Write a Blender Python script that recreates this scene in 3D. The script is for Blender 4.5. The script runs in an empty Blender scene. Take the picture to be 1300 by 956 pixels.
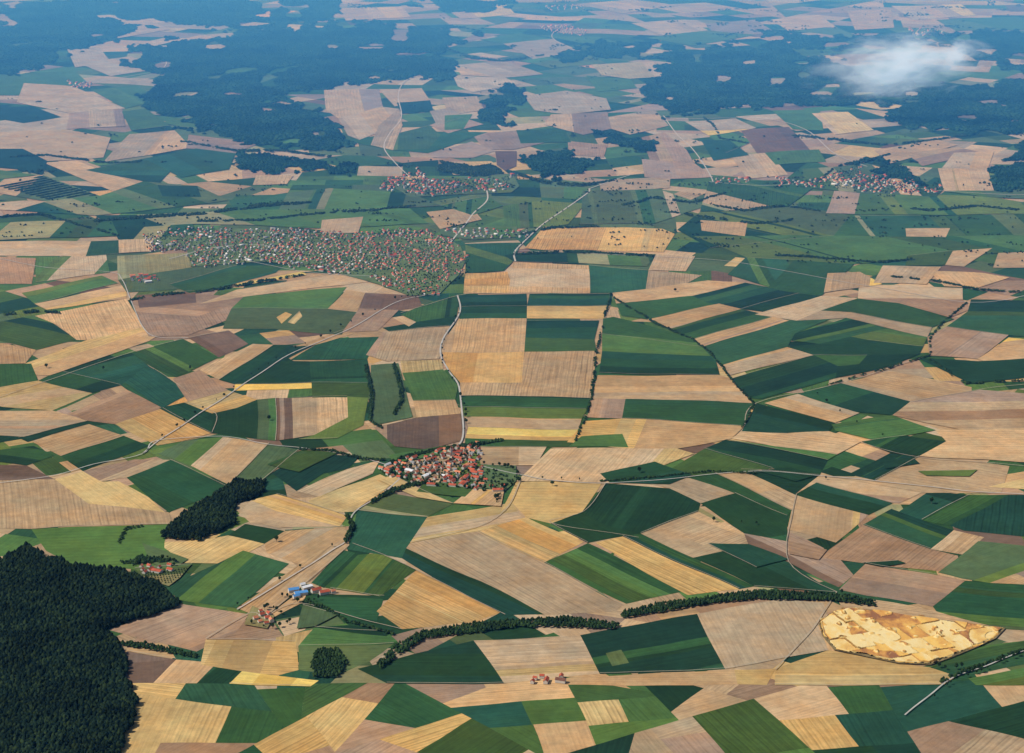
import bpy, math, random
import numpy as np
from mathutils import Vector
from mathutils import noise as mn
random.seed(7); rng = np.random.default_rng(7)
C = bpy.context.scene.collection
F=2426.0; H=2400.0; PIT=math.radians(16.9); CP=math.cos(PIT); SP=math.sin(PIT)
R=math.radians
# ---------------------------------------------------------------- survey: plan position of a spot read off the photograph
def ground_xy(x,y,z=0.0):
    dx=(x-650)/F; dy=(478-y)/F
    dz=-SP+dy*CP; t=-(H-z)/dz
    return dx*t,(CP+dy*SP)*t
def to_px(X,Y,Z=0.0):
    d=Y*CP+(H-Z)*SP; u=Y*SP-(H-Z)*CP
    return 650+F*X/d, 478-F*u/d
def warp(x,y):
    return (x+1.1*math.sin(y/17+x/43)+.5*math.sin(x/19-y/11+1), y+.7*math.sin(x/39+y/21+2)+.3*math.sin(x/15-y/17))
def W(x,y):
    return ground_xy(*warp(x,y))
_tab=rng.random((256,256))
def vnoise(x,y):
    x=np.asarray(x,float);y=np.asarray(y,float)
    xi=np.floor(x).astype(int);yi=np.floor(y).astype(int);fx=x-xi;fy=y-yi
    fx=fx*fx*(3-2*fx);fy=fy*fy*(3-2*fy)
    g=lambda a,b:_tab[a%256,b%256]
    return (g(xi,yi)*(1-fx)+g(xi+1,yi)*fx)*(1-fy)+(g(xi,yi+1)*(1-fx)+g(xi+1,yi+1)*fx)*fy
def fnoise(x,y,o=4):
    s=0;a=.5;t=0
    for k in range(o):
        s=s+a*vnoise(x*2**k+17*k,y*2**k+31*k);t+=a;a*=.55
    return s/t

# ---------------------------------------------------------------- materials
def newmat(name):
    m=bpy.data.materials.new(name); m.use_nodes=True
    nt=m.node_tree; b=nt.nodes['Principled BSDF']; b.inputs['Roughness'].default_value=.9
    b.inputs['Specular IOR Level'].default_value=.1
    return m,nt,b
def N(nt,t,**k):
    n=nt.nodes.new(t)
    for a,v in k.items(): setattr(n,a,v)
    return n
def mathn(nt,op,a,b=None,c=None):
    n=N(nt,'ShaderNodeMath',operation=op)
    for i,v in enumerate((a,b,c)):
        if v is None: continue
        if isinstance(v,(int,float)): n.inputs[i].default_value=v
        else: nt.links.new(v,n.inputs[i])
    return n.outputs[0]
def noise(nt,scale,detail=4,rough=.6,vec=None,dist=0):
    n=N(nt,'ShaderNodeTexNoise'); n.inputs['Scale'].default_value=scale; n.inputs['Detail'].default_value=detail
    n.inputs['Roughness'].default_value=rough; n.inputs['Distortion'].default_value=dist
    if vec is not None: nt.links.new(vec,n.inputs['Vector'])
    return n.outputs['Fac']
def maprange(nt,v,a,b,c,d):
    n=N(nt,'ShaderNodeMapRange'); nt.links.new(v,n.inputs[0])
    for i,q in enumerate((a,b,c,d)): n.inputs[i+1].default_value=q
    return n.outputs[0]
def scalecol(nt,col,fac):
    n=N(nt,'ShaderNodeVectorMath',operation='SCALE'); nt.links.new(col,n.inputs[0]); nt.links.new(fac,n.inputs['Scale']); return n.outputs[0]
def ramp(nt,v,stops):
    n=N(nt,'ShaderNodeValToRGB'); nt.links.new(v,n.inputs[0]); e=n.color_ramp.elements
    while len(e)<len(stops): e.new(.5)
    for i,(p,c) in enumerate(stops): e[i].position=p; e[i].color=c+(1,)
    return n.outputs[0]

# crop material: crop colour from the object, tramlines along the rows of the field
MF,nt,b=newmat('crop')
oi=N(nt,'ShaderNodeObjectInfo'); geo=N(nt,'ShaderNodeNewGeometry'); uv=N(nt,'ShaderNodeUVMap'); uv.uv_map='rows'
pos=geo.outputs['Position']
sep=N(nt,'ShaderNodeSeparateXYZ'); nt.links.new(uv.outputs[0],sep.inputs[0])
big=maprange(nt,noise(nt,.0045,5,.6,pos,.6),.3,.7,.80,1.20)
mid=maprange(nt,noise(nt,.03,5,.7,pos),.3,.7,.83,1.17)
mp=N(nt,'ShaderNodeMapping'); mp.inputs['Scale'].default_value=(.004,.09,1); nt.links.new(uv.outputs[0],mp.inputs[0])
streak=maprange(nt,noise(nt,1.0,3,.6,mp.outputs[0]),.25,.75,-1,1)
off=mathn(nt,'MULTIPLY',oi.outputs['Random'],40.0)
wob=mathn(nt,'MULTIPLY',noise(nt,.006,2,.5,pos),12.0)
v1=mathn(nt,'ADD',mathn(nt,'ADD',sep.outputs[1],off),wob)
tram=mathn(nt,'PINGPONG',v1,13.0); tram=maprange(nt,tram,0,3.4,-1,0)
swath=mathn(nt,'SINE',mathn(nt,'MULTIPLY',v1,.5))
al=oi.outputs['Alpha']
s=mathn(nt,'ADD',mathn(nt,'MULTIPLY',tram,.24),mathn(nt,'ADD',mathn(nt,'MULTIPLY',streak,.18),mathn(nt,'MULTIPLY',swath,.07)))
s=mathn(nt,'ADD',mathn(nt,'MULTIPLY',s,al),1.0)
f=mathn(nt,'MULTIPLY',mathn(nt,'MULTIPLY',big,mid),s)
base=scalecol(nt,oi.outputs['Color'],f)
tint=ramp(nt,noise(nt,.007,5,.65,pos),[(.3,(1.08,.97,.84)),(.5,(1.0,1.0,1.0)),(.7,(.93,1.03,1.08))])
mul=N(nt,'ShaderNodeVectorMath',operation='MULTIPLY'); nt.links.new(base,mul.inputs[0]); nt.links.new(tint,mul.inputs[1])
nt.links.new(mul.outputs[0],b.inputs['Base Color'])
bp=N(nt,'ShaderNodeBump'); bp.inputs['Strength'].default_value=1; bp.inputs['Distance'].default_value=45
nt.links.new(noise(nt,.0012,3,.5,pos),bp.inputs['Height']); nt.links.new(bp.outputs[0],b.inputs['Normal'])

MG,nt,b=newmat('ground_patchwork')
geo=N(nt,'ShaderNodeNewGeometry'); mp=N(nt,'ShaderNodeMapping'); mp.inputs['Scale'].default_value=(.0035,.0022,0); mp.inputs['Rotation'].default_value=(0,0,.5)
nt.links.new(geo.outputs['Position'],mp.inputs[0])
vo=N(nt,'ShaderNodeTexVoronoi',distance='CHEBYCHEV'); vo.inputs['Scale'].default_value=1; nt.links.new(mp.outputs[0],vo.inputs['Vector'])
sp=N(nt,'ShaderNodeSeparateColor'); nt.links.new(vo.outputs['Color'],sp.inputs[0])
rc=ramp(nt,sp.outputs[0],[(0,(.02,.06,.02)),(.3,(.06,.12,.03)),(.45,(.40,.26,.14)),(.8,(.46,.30,.16))]); 
nt.links.new(scalecol(nt,rc,maprange(nt,noise(nt,.02,5,.6,geo.outputs['Position']),.3,.7,.8,1.2)),b.inputs['Base Color'])

def simple(name,col,var=.25,scale=.05,rough=.9):
    m,nt,b=newmat(name); g=N(nt,'ShaderNodeNewGeometry')
    c=N(nt,'ShaderNodeRGB'); c.outputs[0].default_value=col+(1,)
    f=maprange(nt,noise(nt,scale,4,.6,g.outputs['Position']),.3,.7,1-var,1+var)
    nt.links.new(scalecol(nt,c.outputs[0],f),b.inputs['Base Color']); b.inputs['Roughness'].default_value=rough
    return m
def leafy(name,c1,c2,c3,amp=.45,sc=.010):
    m,nt,b=newmat(name); g=N(nt,'ShaderNodeNewGeometry')
    r=ramp(nt,g.outputs['Random Per Island'],[(0,c1),(.55,c2),(1,c3)])
    f=maprange(nt,noise(nt,sc,5,.65,g.outputs['Position']),.3,.7,1-amp,1+amp)
    nt.links.new(scalecol(nt,r,f),b.inputs['Base Color']); b.inputs['Specular IOR Level'].default_value=.03
    return m
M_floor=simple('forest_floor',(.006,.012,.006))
M_conif=leafy('conifer_canopy',(.006,.013,.008),(.010,.021,.011),(.026,.042,.015),.6,.006)
M_decid=leafy('broadleaf_canopy',(.012,.028,.011),(.020,.042,.015),(.042,.074,.022))
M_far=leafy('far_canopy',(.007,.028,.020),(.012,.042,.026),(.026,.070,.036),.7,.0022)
M_trunk=simple('bark',(.09,.06,.04))
M_road=simple('pale_road',(.48,.45,.40),.15,.02)
M_track=simple('gravel_track',(.38,.32,.23),.25,.02)
M_wall=simple('render_wall',(.62,.58,.51),.15,.02)
M_win=simple('window_glass',(.04,.05,.06),.1,.1,.2)
M_door=simple('wooden_door',(.12,.07,.04))
ROOF={'brick red':simple('tile_red',(.47,.105,.055),.3,.06),'orange red':simple('tile_orange',(.62,.22,.11),.3,.06),
 'dark brown':simple('tile_brown',(.20,.09,.06),.3,.06),'grey':simple('roof_grey',(.30,.30,.31),.25,.06),
 'white':simple('roof_white',(.74,.74,.74),.1,.06),'blue':simple('roof_blue',(.10,.30,.62),.15,.06)}

# ---------------------------------------------------------------- mesh helpers
def link(name,me,mats,parent=None,kind=None,label=None,cat=None,group=None):
    o=bpy.data.objects.new(name,me); C.objects.link(o)
    if me is not None:
        for m in mats:
            if m.name not in me.materials: me.materials.append(m)
    if parent: o.parent=parent
    if kind: o['kind']=kind
    if label: o['label']=label
    if cat: o['category']=cat
    if group: o['group']=group
    return o
def pyd(name,v,f):
    me=bpy.data.meshes.new(name); me.from_pydata(v,[],f); me.update(); return me
def npmesh(name,V,T,mi=None):
    me=bpy.data.meshes.new(name); n=len(T)
    me.vertices.add(len(V)); me.vertices.foreach_set('co',np.asarray(V,np.float32).ravel())
    me.loops.add(n*3); me.loops.foreach_set('vertex_index',np.asarray(T,np.int32).ravel())
    me.polygons.add(n); me.polygons.foreach_set('loop_start',np.arange(0,n*3,3,dtype=np.int32))
    if mi is not None: me.polygons.foreach_set('material_index',np.asarray(mi,np.int32))
    me.update(calc_edges=True); return me
def inside(px,py,poly):
    px=np.asarray(px,float); py=np.asarray(py,float); r=np.zeros(px.shape,bool); n=len(poly)
    for i in range(n):
        x1,y1=poly[i]; x2,y2=poly[(i+1)%n]
        if y1==y2: continue
        c=((y1>py)!=(y2>py))&(px<(x2-x1)*(py-y1)/(y2-y1)+x1); r^=c
    return r
def parse(s):
    a=[tuple(map(float,p.split(','))) for p in s.split()]; return a

COL={'t':((.475,.318,.172),.9),'T':((.54,.355,.138),1.0),'o':((.52,.300,.105),1.0),'p':((.350,.225,.140),.7),'b':((.165,.100,.063),.5),'y':((.72,.49,.13),.6),
 'd':((.016,.049,.017),.9),'g':((.036,.092,.025),.9),'G':((.078,.152,.036),.8),'m':((.090,.132,.050),.6),'l':((.28,.255,.115),.7)}
NAME={'t':'stubble_field','T':'wheat_field','o':'ripe_wheat_field','p':'bare_soil_field','b':'ploughed_field','y':'straw_field','d':'maize_field','g':'beet_field','G':'meadow','m':'pasture','l':'dry_pasture'}
DESC={'t':'pale tan stubble field','T':'golden wheat field','o':'orange-brown ripe wheat field','p':'pinkish brown bare field','b':'dark brown ploughed field','y':'bright yellow straw field',
 'd':'dark green maize field','g':'mid green beet field','G':'bright green meadow','m':'dull green pasture','l':'yellowish dry pasture'}
LM=[('compact red-roofed village',570,590),('large spread-out town',400,320),('sand quarry',1150,808),('dark conifer forest in the lower left',90,770),
 ('white cloud',1135,85),('small village in the upper centre',570,235),('small village in the upper right',1110,232),('blue-roofed farm',385,750),
 ('long curved tree belt at the bottom',640,798),('wood below the town',270,645),('wide far forest in the upper left',330,90),('winding hedge right of centre',940,480),('round wood in the upper centre',715,207)]
def where(x,y):
    d=sorted(LM,key=lambda l:(l[1]-x)**2+(1.6*(l[2]-y))**2)[0]
    ax,ay=x-d[1],1.5*(y-d[2])
    s=('right of' if ax>0 else 'left of') if abs(ax)>abs(ay) else ('below' if ay>0 else 'above')
    if math.hypot(ax,ay)>170: s='well '+s
    return s+' the '+d[0]
def build_field(code,pxpoly,z,jit=.12,mul=(1,1,1),ang=None):
    col,al=COL[code]
    pts=[]
    n=len(pxpoly)
    for i in range(n):
        x1,y1=pxpoly[i]; x2,y2=pxpoly[(i+1)%n]; k=max(1,int(math.hypot(x2-x1,y2-y1)/14))
        for j in range(k): pts.append((x1+(x2-x1)*j/k,y1+(y2-y1)*j/k))
    wp=[W(*p) for p in pts]
    cx=sum(p[0] for p in wp)/len(wp); cy=sum(p[1] for p in wp)/len(wp)
    if ang is None:
        best=0; ang=0
        cor=[W(*p) for p in pxpoly]
        for i in range(n):
            ex=cor[(i+1)%n][0]-cor[i][0]; ey=cor[(i+1)%n][1]-cor[i][1]; L=math.hypot(ex,ey)
            if L>best: best=L; ang=math.atan2(ey,ex)
    ca,sa=math.cos(ang),math.sin(ang)
    me=pyd(NAME[code],[(p[0]-cx,p[1]-cy,0) for p in wp],[list(range(len(wp)))])
    if me.polygons[0].normal.z<0: me.flip_normals()
    uvl=me.uv_layers.new(name='rows')
    for lp in me.loops:
        v=me.vertices[lp.vertex_index].co; uvl.data[lp.index].uv=(v.x*ca+v.y*sa,-v.x*sa+v.y*ca)
    ax=sum(p[0] for p in pxpoly)/n; ay=sum(p[1] for p in pxpoly)/n
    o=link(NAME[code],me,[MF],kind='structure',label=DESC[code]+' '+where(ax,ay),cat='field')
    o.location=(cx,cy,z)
    j=1+random.uniform(-jit,jit)*1.6; h=random.uniform(-.09,.09)
    if code=='d' and random.random()<.3: j*=1.6
    if code in 'gd' and random.random()<.3: mul=(.9,1.0,1.5)
    if code in 'gG' and random.random()<.25: mul=(1.45,1.05,.9)
    k=min(1,max(0,(cy-9500)/7000))       # distance haze put into the crop colour: far fields less red, bluer
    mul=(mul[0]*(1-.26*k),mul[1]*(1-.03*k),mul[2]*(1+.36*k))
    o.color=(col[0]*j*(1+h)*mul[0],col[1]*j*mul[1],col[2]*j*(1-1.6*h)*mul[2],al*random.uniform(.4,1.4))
    return ang

# ---------------------------------------------------------------- traced fields
FD="""
G 40,672 215,665 208,688 240,712 216,728 160,722 100,720 60,700
p 138,800 228,766 316,780 302,802 250,828 200,815
b 160,826 225,838 195,868 160,868
t 225,838 275,843 250,868 195,868
T 262,812 375,815 378,850 350,858 255,845
d 275,848 306,852 290,868 250,868
y 306,852 405,864 395,872 288,870
t 352,790 402,780 388,800 362,808
G 378,820 400,797 490,802 505,815 440,822
d 400,797 440,793 500,800 490,808
m 378,822 500,818 470,840 430,858 380,852
l 430,858 470,840 492,868 420,868
d 455,850 540,828 602,814 640,868 490,868
t 603,812 736,806 762,856 640,868
d 738,806 885,780 920,850 762,856
m 770,830 790,826 800,842 778,846
t 885,780 990,760 1045,765 1050,778 1037,795 1052,826 920,850
t 720,862 850,853 985,850 975,870 720,870
T 985,852 1052,828 1180,848 1215,860 1200,870 985,870
g 1180,848 1240,822 1300,805 1300,830 1230,858
G 1230,862 1300,835 1300,870 1240,870
d 1185,770 1225,738 1300,745 1300,792 1190,776
G 1190,776 1300,792 1300,803 1270,799
t 1060,755 1160,770 1190,776 1270,799 1160,785 1070,775
d 395,755 488,757 478,788 430,781
o 478,776 530,724 642,776 605,790 510,799
g 440,705 480,703 527,722 482,758 420,748 405,745
d 395,740 432,697 455,703 412,747
d 455,648 541,657 510,710 440,697
d 515,697 610,738 692,780 642,782 580,750 507,712
t 520,690 607,675 690,715 790,768 780,776 692,782 610,738 515,697
T 540,657 650,640 664,658 607,675 520,690
o 607,675 668,657 740,688 690,713
g 690,713 745,690 872,750 795,766
T 755,690 790,682 938,749 872,756
d 790,682 812,678 957,745 938,749
t 810,680 885,650 945,677 950,692 880,708
d 770,613 850,620 888,640 882,650 810,680 770,668 740,650
d 700,664 740,652 770,668 810,680 790,684 745,690
T 635,650 655,612 765,613 740,652 700,664 668,657 650,640
d 880,708 950,692 1000,715 1062,752 957,745
b 945,677 1000,688 1060,702 1085,730 1065,745 1000,715 950,692
p 1065,748 1085,730 1100,715 1222,736 1185,770 1100,757
p 1040,708 1095,667 1182,697 1215,706 1220,730 1100,715
g 1095,667 1130,647 1212,673 1180,697
t 1182,697 1212,673 1250,683 1222,705
G 1190,728 1242,688 1300,700 1257,740 1220,735
t 1257,740 1300,700 1300,745
d 1140,650 1178,625 1230,628 1170,660
g 1170,660 1230,628 1282,628 1207,667
d 1207,667 1282,630 1300,630 1300,690 1225,674
t 1000,672 1010,628 1102,655 1060,690
d 885,640 932,627 1000,655 1000,690 945,675
t 815,612 872,606 932,628 885,640 850,620
g 870,608 905,600 1006,648 1000,657 932,628
t 905,602 945,600 1012,628 1006,648
d 940,597 1040,603 1012,628 950,602
d 895,569 922,558 1050,585 1040,602 975,595
g 845,600 895,570 980,596 940,600 880,604
p 1040,603 1162,618 1168,627 1140,640 1010,628
d 1010,628 1037,612 1132,640 1102,655
t 1045,604 1085,605 1142,580 1200,583 1280,592 1272,625 1168,625
d 1078,602 1130,575 1168,580 1112,610
T 1255,618 1300,590 1300,625
t 0,612 70,608 112,640 215,650 220,662 215,665 100,668 40,672 0,670
T 70,608 105,598 127,612 150,612 190,632 210,650 112,640
d 160,607 215,585 296,620 215,650 190,632
t 105,600 170,583 215,585 160,607 127,612
t 242,592 282,556 342,563 292,615
G 200,577 232,560 280,557 242,592
m 298,610 345,563 380,571 330,612
d 345,600 390,574 457,580 440,596 410,602 375,624
t 375,624 440,596 482,585 472,602 405,632
T 390,636 482,603 502,612 450,650 400,652
T 318,635 350,628 442,655 432,668 350,650
t 300,655 318,637 350,650 430,668 350,671
d 290,681 310,666 362,675 337,691
T 208,686 245,688 290,681 337,692 292,716 235,716 208,696
t 337,691 362,675 438,668 442,680 380,716 340,702
g 215,746 310,700 367,715 300,772 225,762
t 300,772 380,716 442,680 443,692 335,787
t 335,787 395,742 385,766 350,784
m 458,647 492,625 575,640 541,657
T 0,502 50,483 117,500 65,522 5,516
d 50,483 75,470 152,490 117,500
d 75,470 168,448 187,465 152,490
d 152,490 187,465 242,500 207,518 160,496
g 165,450 232,430 277,455 222,480 187,465
b 240,430 290,420 314,437 277,455
t 0,520 65,522 110,535 40,556 0,550
d 22,557 110,533 112,539 34,562
p 85,526 160,497 207,518 147,539 110,535
t 40,562 110,540 158,553 78,579
d 78,579 156,553 190,566 105,597
d 0,580 42,567 70,578 35,592
b 0,590 35,592 70,607 0,612
o 147,539 205,520 267,551 232,560 200,566
d 202,518 240,510 275,526 267,551
T 235,511 290,495 327,508 300,518 270,525
d 270,525 300,516 327,508 326,558 268,551
G 327,508 350,506 350,560 326,558
b 350,507 370,506 372,557 350,560
t 370,506 440,504 442,530 400,552 372,557
y 300,488 395,487 395,494 298,496
d 300,488 360,458 395,459 395,487
d 395,457 466,457 470,487 395,487
g 395,488 470,488 468,505 395,506
p 218,482 252,470 290,494 242,508
G 442,505 465,505 462,540 430,556 380,558 402,552 442,530
t 252,468 320,437 347,438 290,480 278,482
d 278,484 347,440 398,438 330,475 300,488
d 370,457 412,430 482,428 468,456
t 372,440 440,418 450,424 400,440
g 0,418 50,400 97,432 45,445
t 0,425 45,445 32,462 0,466
t 45,402 160,380 183,415 110,432 97,430 75,415
t 32,460 110,432 183,415 200,427 190,433 65,476 45,476
d 0,466 40,462 50,482 0,500
p 165,382 240,372 310,377 305,390 250,402 172,396
p 172,396 250,402 295,388 297,404 240,426 190,427
m 283,418 295,392 415,393 452,396 435,425 350,419
T 350,404 362,397 370,400 356,412
T 364,410 380,396 383,402 372,412
G 310,378 440,365 415,393 295,391
p 435,422 455,391 507,394 480,420
b 463,372 530,375 537,390 507,394 458,389
t 415,393 440,368 465,372 452,396
t 45,386 160,362 162,380 60,394
G 28,372 130,350 150,360 45,384
p 0,326 45,328 40,360 0,362
G 45,330 135,322 140,346 45,358
t 0,308 115,306 108,325 0,327
g 115,306 150,305 152,322 108,325
l 150,325 240,322 242,340 150,356
b 172,376 247,369 250,384 176,391
m 150,356 242,340 300,332 300,360 200,370 160,372
g 215,362 300,337 360,336 350,346 290,362 240,372
y 297,358 385,345 390,350 300,363
t 255,385 300,368 430,348 487,344 487,356 440,362 320,376
g 380,347 480,336 487,344 430,349
o 590,347 645,346 649,358 646,373 590,374
t 652,333 748,338 748,372 648,372
g 748,340 822,343 820,367 776,372 748,372
t 822,345 892,350 870,362 820,367
d 585,376 668,374 668,389 583,391
d 583,391 668,389 668,404 583,406
d 672,374 775,373 775,388 670,388
T 670,388 775,388 767,405 668,405
d 668,407 762,407 755,432 667,428
g 667,428 755,432 757,447 666,447
t 583,406 665,405 665,447 560,448 567,428
o 560,448 665,448 663,487 585,486 566,465
t 665,448 757,448 750,505 585,503 585,486 663,487
d 585,505 750,505 747,519 585,518
G 585,518 747,519 740,532 588,530
t 588,530 740,532 735,546 593,543
y 593,543 735,546 730,560 590,557
g 590,557 730,560 722,568 590,567
t 487,422 572,415 562,446 556,456 490,460 465,452
T 508,459 560,457 562,469 510,474
G 508,475 562,469 583,490 579,508 525,509
t 522,511 580,508 584,526 530,531
b 475,543 530,531 585,527 586,560 545,572 500,568
g 510,400 545,384 582,378 580,402 530,410
d 512,420 530,408 580,402 576,414
m 470,465 505,462 525,530 475,540 468,505
t 606,567 695,568 680,592 612,590
t 658,612 700,570 780,570 860,570 882,576 820,600 775,613
g 765,406 780,403 880,430 890,440 765,425
G 765,425 885,435 907,452 764,447
d 764,447 907,452 915,477 760,474
t 758,477 915,477 928,482 955,512 795,507 752,505
g 795,507 955,512 945,541 790,532
p 752,505 795,507 790,532 747,530
t 745,535 790,532 945,541 930,557 862,571 780,570 720,562
G 738,555 790,552 797,569 725,568
t 778,370 830,366 900,357 947,360 880,377 782,386
g 783,388 880,377 912,386 822,407 790,402
d 880,377 950,360 1012,372 940,392 895,385
t 822,407 912,388 942,392 870,418 850,418
g 850,418 942,393 982,402 882,430
t 882,430 985,402 1002,408 892,438
g 892,438 1002,408 1060,404 1010,425 1000,442 915,465 905,455
t 915,465 1002,442 1032,452 925,478
d 925,480 1032,453 1062,465 1060,480 965,507 950,505
g 1010,425 1075,405 1126,417 1040,438 1005,434
G 1126,417 1177,428 1172,440 1100,432 1080,428
d 1040,438 1080,428 1100,432 1172,440 1167,450 1032,452 1000,442
g 1032,452 1100,451 1090,462 1062,465
d 1100,451 1167,450 1130,466 1060,480 1062,465 1090,462
d 942,392 1012,372 1042,376 985,398
t 957,399 1042,376 1090,380 1012,408
g 1042,395 1090,380 1142,386 1210,405 1182,416 1080,398
t 1012,410 1042,396 1080,398 1180,417 1177,428 1075,405
p 1090,380 1140,376 1222,380 1232,392 1205,403 1142,386
t 1090,362 1222,366 1222,380 1090,380
p 1180,430 1200,415 1282,427 1242,457 1180,452
g 1200,415 1228,395 1300,400 1300,435 1282,427
d 1228,393 1232,380 1300,384 1300,400
t 1242,457 1282,430 1300,438 1300,450 1262,464
d 1165,455 1242,460 1300,450 1300,470 1232,488
t 970,512 1012,500 1092,526 1060,538
d 1012,500 1067,487 1155,511 1132,528 1088,525
t 1067,487 1130,472 1232,492 1232,498 1155,511
t 1155,512 1242,495 1300,505 1300,545 1230,548 1135,530
d 960,512 1060,540 1052,549 1000,551 942,548
t 942,548 1000,551 1052,549 1092,561 1062,578 985,568 930,557
G 1055,540 1132,528 1187,546 1112,560 1060,548
d 1092,563 1150,553 1202,561 1168,580 1130,577
t 1187,548 1300,545 1300,592 1202,583 1168,580 1202,561
G 920,558 985,568 1062,578 1050,587
d 762,602 832,586 882,602 850,615 775,612
o 665,315 690,288 770,290 760,319 690,318
T 770,290 842,291 857,297 842,320 760,319
g 720,322 832,323 820,338 722,335
t 830,325 882,325 870,345 820,341
g 925,350 947,328 1010,331 975,365
g 975,365 1010,331 1083,335 1042,374 990,369
m 860,292 890,270 1010,262 1080,275 1060,300 900,315
G 880,300 1060,300 1300,300 1300,315 1085,335 950,326
g 1080,275 1300,272 1300,300 1060,300
t 890,280 948,282 945,300 890,293
p 1048,272 1058,243 1092,243 1085,273
G 1092,243 1260,250 1300,272 1085,273
t 1050,347 1090,345 1120,362 1045,372
t 1180,345 1250,347 1282,352 1240,366 1200,364
t 1120,338 1195,340 1178,362 1108,360
t 1210,320 1260,316 1225,340 1200,338
g 1150,325 1210,318 1200,338 1150,338
t 1268,322 1300,318 1300,340 1262,340
t 1150,290 1205,290 1200,302 1150,300
G 640,262 690,255 742,258 720,285 700,288 640,290
m 740,242 830,240 900,262 830,285 735,285
t 760,228 850,225 850,240 762,242
p 815,202 880,207 905,226 850,228 818,225
p 720,180 772,185 768,200 722,198
t 770,150 830,140 850,160 800,172 775,165
p 815,175 845,168 872,190 882,207 825,203
G 900,172 930,168 955,180 920,195
b 940,165 1000,162 1030,192 960,196
t 870,155 935,150 960,163 900,172
G 980,140 1040,140 1045,167 1005,165
t 1030,145 1075,143 1110,165 1060,172
t 925,198 975,195 1002,222 950,228
g 890,178 925,178 950,198 905,205
G 970,195 1040,190 1050,205 985,210
t 1110,190 1190,178 1215,185 1130,208
p 1150,195 1215,188 1250,195 1170,212
t 1210,195 1262,193 1255,215 1195,215
t 1190,215 1255,215 1262,243 1200,243
b 628,192 655,192 655,212 630,222
p 600,170 660,165 700,180 650,190 615,190
p 545,195 600,180 628,192 600,200 550,200
g 430,178 530,168 620,168 545,195 500,192
t 562,205 622,205 645,222 575,222
t 412,115 482,113 485,135 430,150 415,140
t 482,115 535,112 545,128 500,135
d 503,130 545,128 550,142 508,145
t 430,150 487,137 505,160 455,178 440,172
p 545,160 580,148 615,158 570,170
G 500,172 545,162 560,172 545,190 500,192
t 560,125 605,123 615,140 570,148
t 545,142 572,138 590,150 555,160
G 565,148 600,146 590,165 565,166
t 480,160 505,138 510,160 498,190 470,185
t 580,82 640,78 690,95 640,100 585,95
t 575,96 640,100 660,108 600,118 580,110
t 665,122 720,115 770,125 775,140 720,145 680,140
p 700,145 770,143 775,165 740,172 690,158
g 655,165 715,165 725,182 660,182
t 750,82 830,78 845,98 800,100 765,95
G 745,96 800,98 808,112 760,116
t 640,55 700,50 740,68 680,78
G 610,50 660,42 700,50 640,57
G 660,78 740,68 770,80 700,88
t 800,30 870,25 900,38 850,48
t 980,25 1040,20 1060,35 1000,40
t 1075,15 1130,12 1135,35 1085,38
p 895,30 960,25 985,42 915,50
G 820,48 900,40 960,45 880,58
t 1130,8 1220,5 1240,20 1160,25
G 1190,25 1290,22 1300,38 1215,40
t 730,5 800,0 860,8 790,18
t 560,10 640,5 655,18 585,25
p 440,40 530,38 560,55 470,60
t 430,10 510,8 520,22 440,26
t 130,32 190,25 215,38 150,48
t 85,60 125,60 140,80 95,85
t 100,80 165,72 205,88 140,98
G 0,98 95,90 110,105 60,120 0,122
t 30,105 90,110 160,138 90,145 20,130
G 115,115 175,110 205,128 160,136
p 88,143 156,138 158,160 85,165
t 0,160 88,145 85,165 60,172 0,172
t 0,172 85,165 140,175 130,200 60,205 30,190 0,190
d 0,140 40,135 80,150 30,158
G 155,142 185,138 215,160 165,165
t 163,170 240,165 237,190 175,200 130,206
m 215,160 300,168 290,192 245,190
p 240,172 330,182 300,195 240,190
m 0,236 52,222 128,250 60,256
t 55,207 102,203 182,232 145,244
d 108,216 185,202 230,206 200,236 182,232
g 185,202 250,190 300,195 290,215 230,226
d 0,190 28,190 60,205 50,222 20,215 0,210
G 0,212 45,222 0,235
t 0,262 30,255 60,256 20,268
m 60,256 128,250 182,234 250,236 290,255 120,275 20,270
m 290,255 420,240 520,245 560,262 400,268 300,268
G 120,275 300,268 520,265 545,285 400,290 250,285 140,290
t 408,280 460,275 455,296 405,297
t 542,270 600,265 612,280 560,292
d 200,236 250,236 255,250 205,250
t 325,222 372,224 365,235 320,235
G 560,262 620,250 640,262 600,275
g 140,290 245,285 250,295 195,303 150,305
g 0,285 140,280 150,300 0,306
t 153,305 192,302 195,320 153,322
m 560,290 655,288 660,300 600,305 560,300
g 590,310 660,308 655,333 640,345 590,346
d 640,325 655,322 720,322 722,335 655,333
d 1120,585 1160,582 1168,590 1125,596
G 1165,600 1240,598 1230,606 1175,606
d 960,600 1002,595 1040,602 1010,612
d 900,690 950,692 1000,712 960,722
p 1000,688 1050,700 1040,712 1000,705
d 1095,715 1140,712 1150,716 1120,720
m 180,690 240,712 215,728 190,715
T 478,610 500,605 575,640 530,632
t 575,640 610,612 640,620 635,645
g 540,613 610,612 590,632 530,625
G 492,580 560,568 575,575 500,590
m 612,590 655,592 655,612 640,625 600,622
g 340,590 385,572 430,575 380,600
m 385,770 430,780 400,797 378,800
l 320,770 350,784 340,800 310,795
m 170,722 245,718 230,735 215,745 180,735
g 1020,215 1100,208 1200,240 1190,250 1100,247 1020,238
m 485,230 650,222 660,238 650,246 520,250
g 900,232 1020,228 1030,240 1000,262 890,270
G 1200,243 1300,240 1300,258 1250,250
m 196,302 250,294 330,294 480,298 560,300 584,312 590,330 582,350 560,372 520,376 480,362 400,340 330,332 245,338 238,318 196,316
"""
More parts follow.
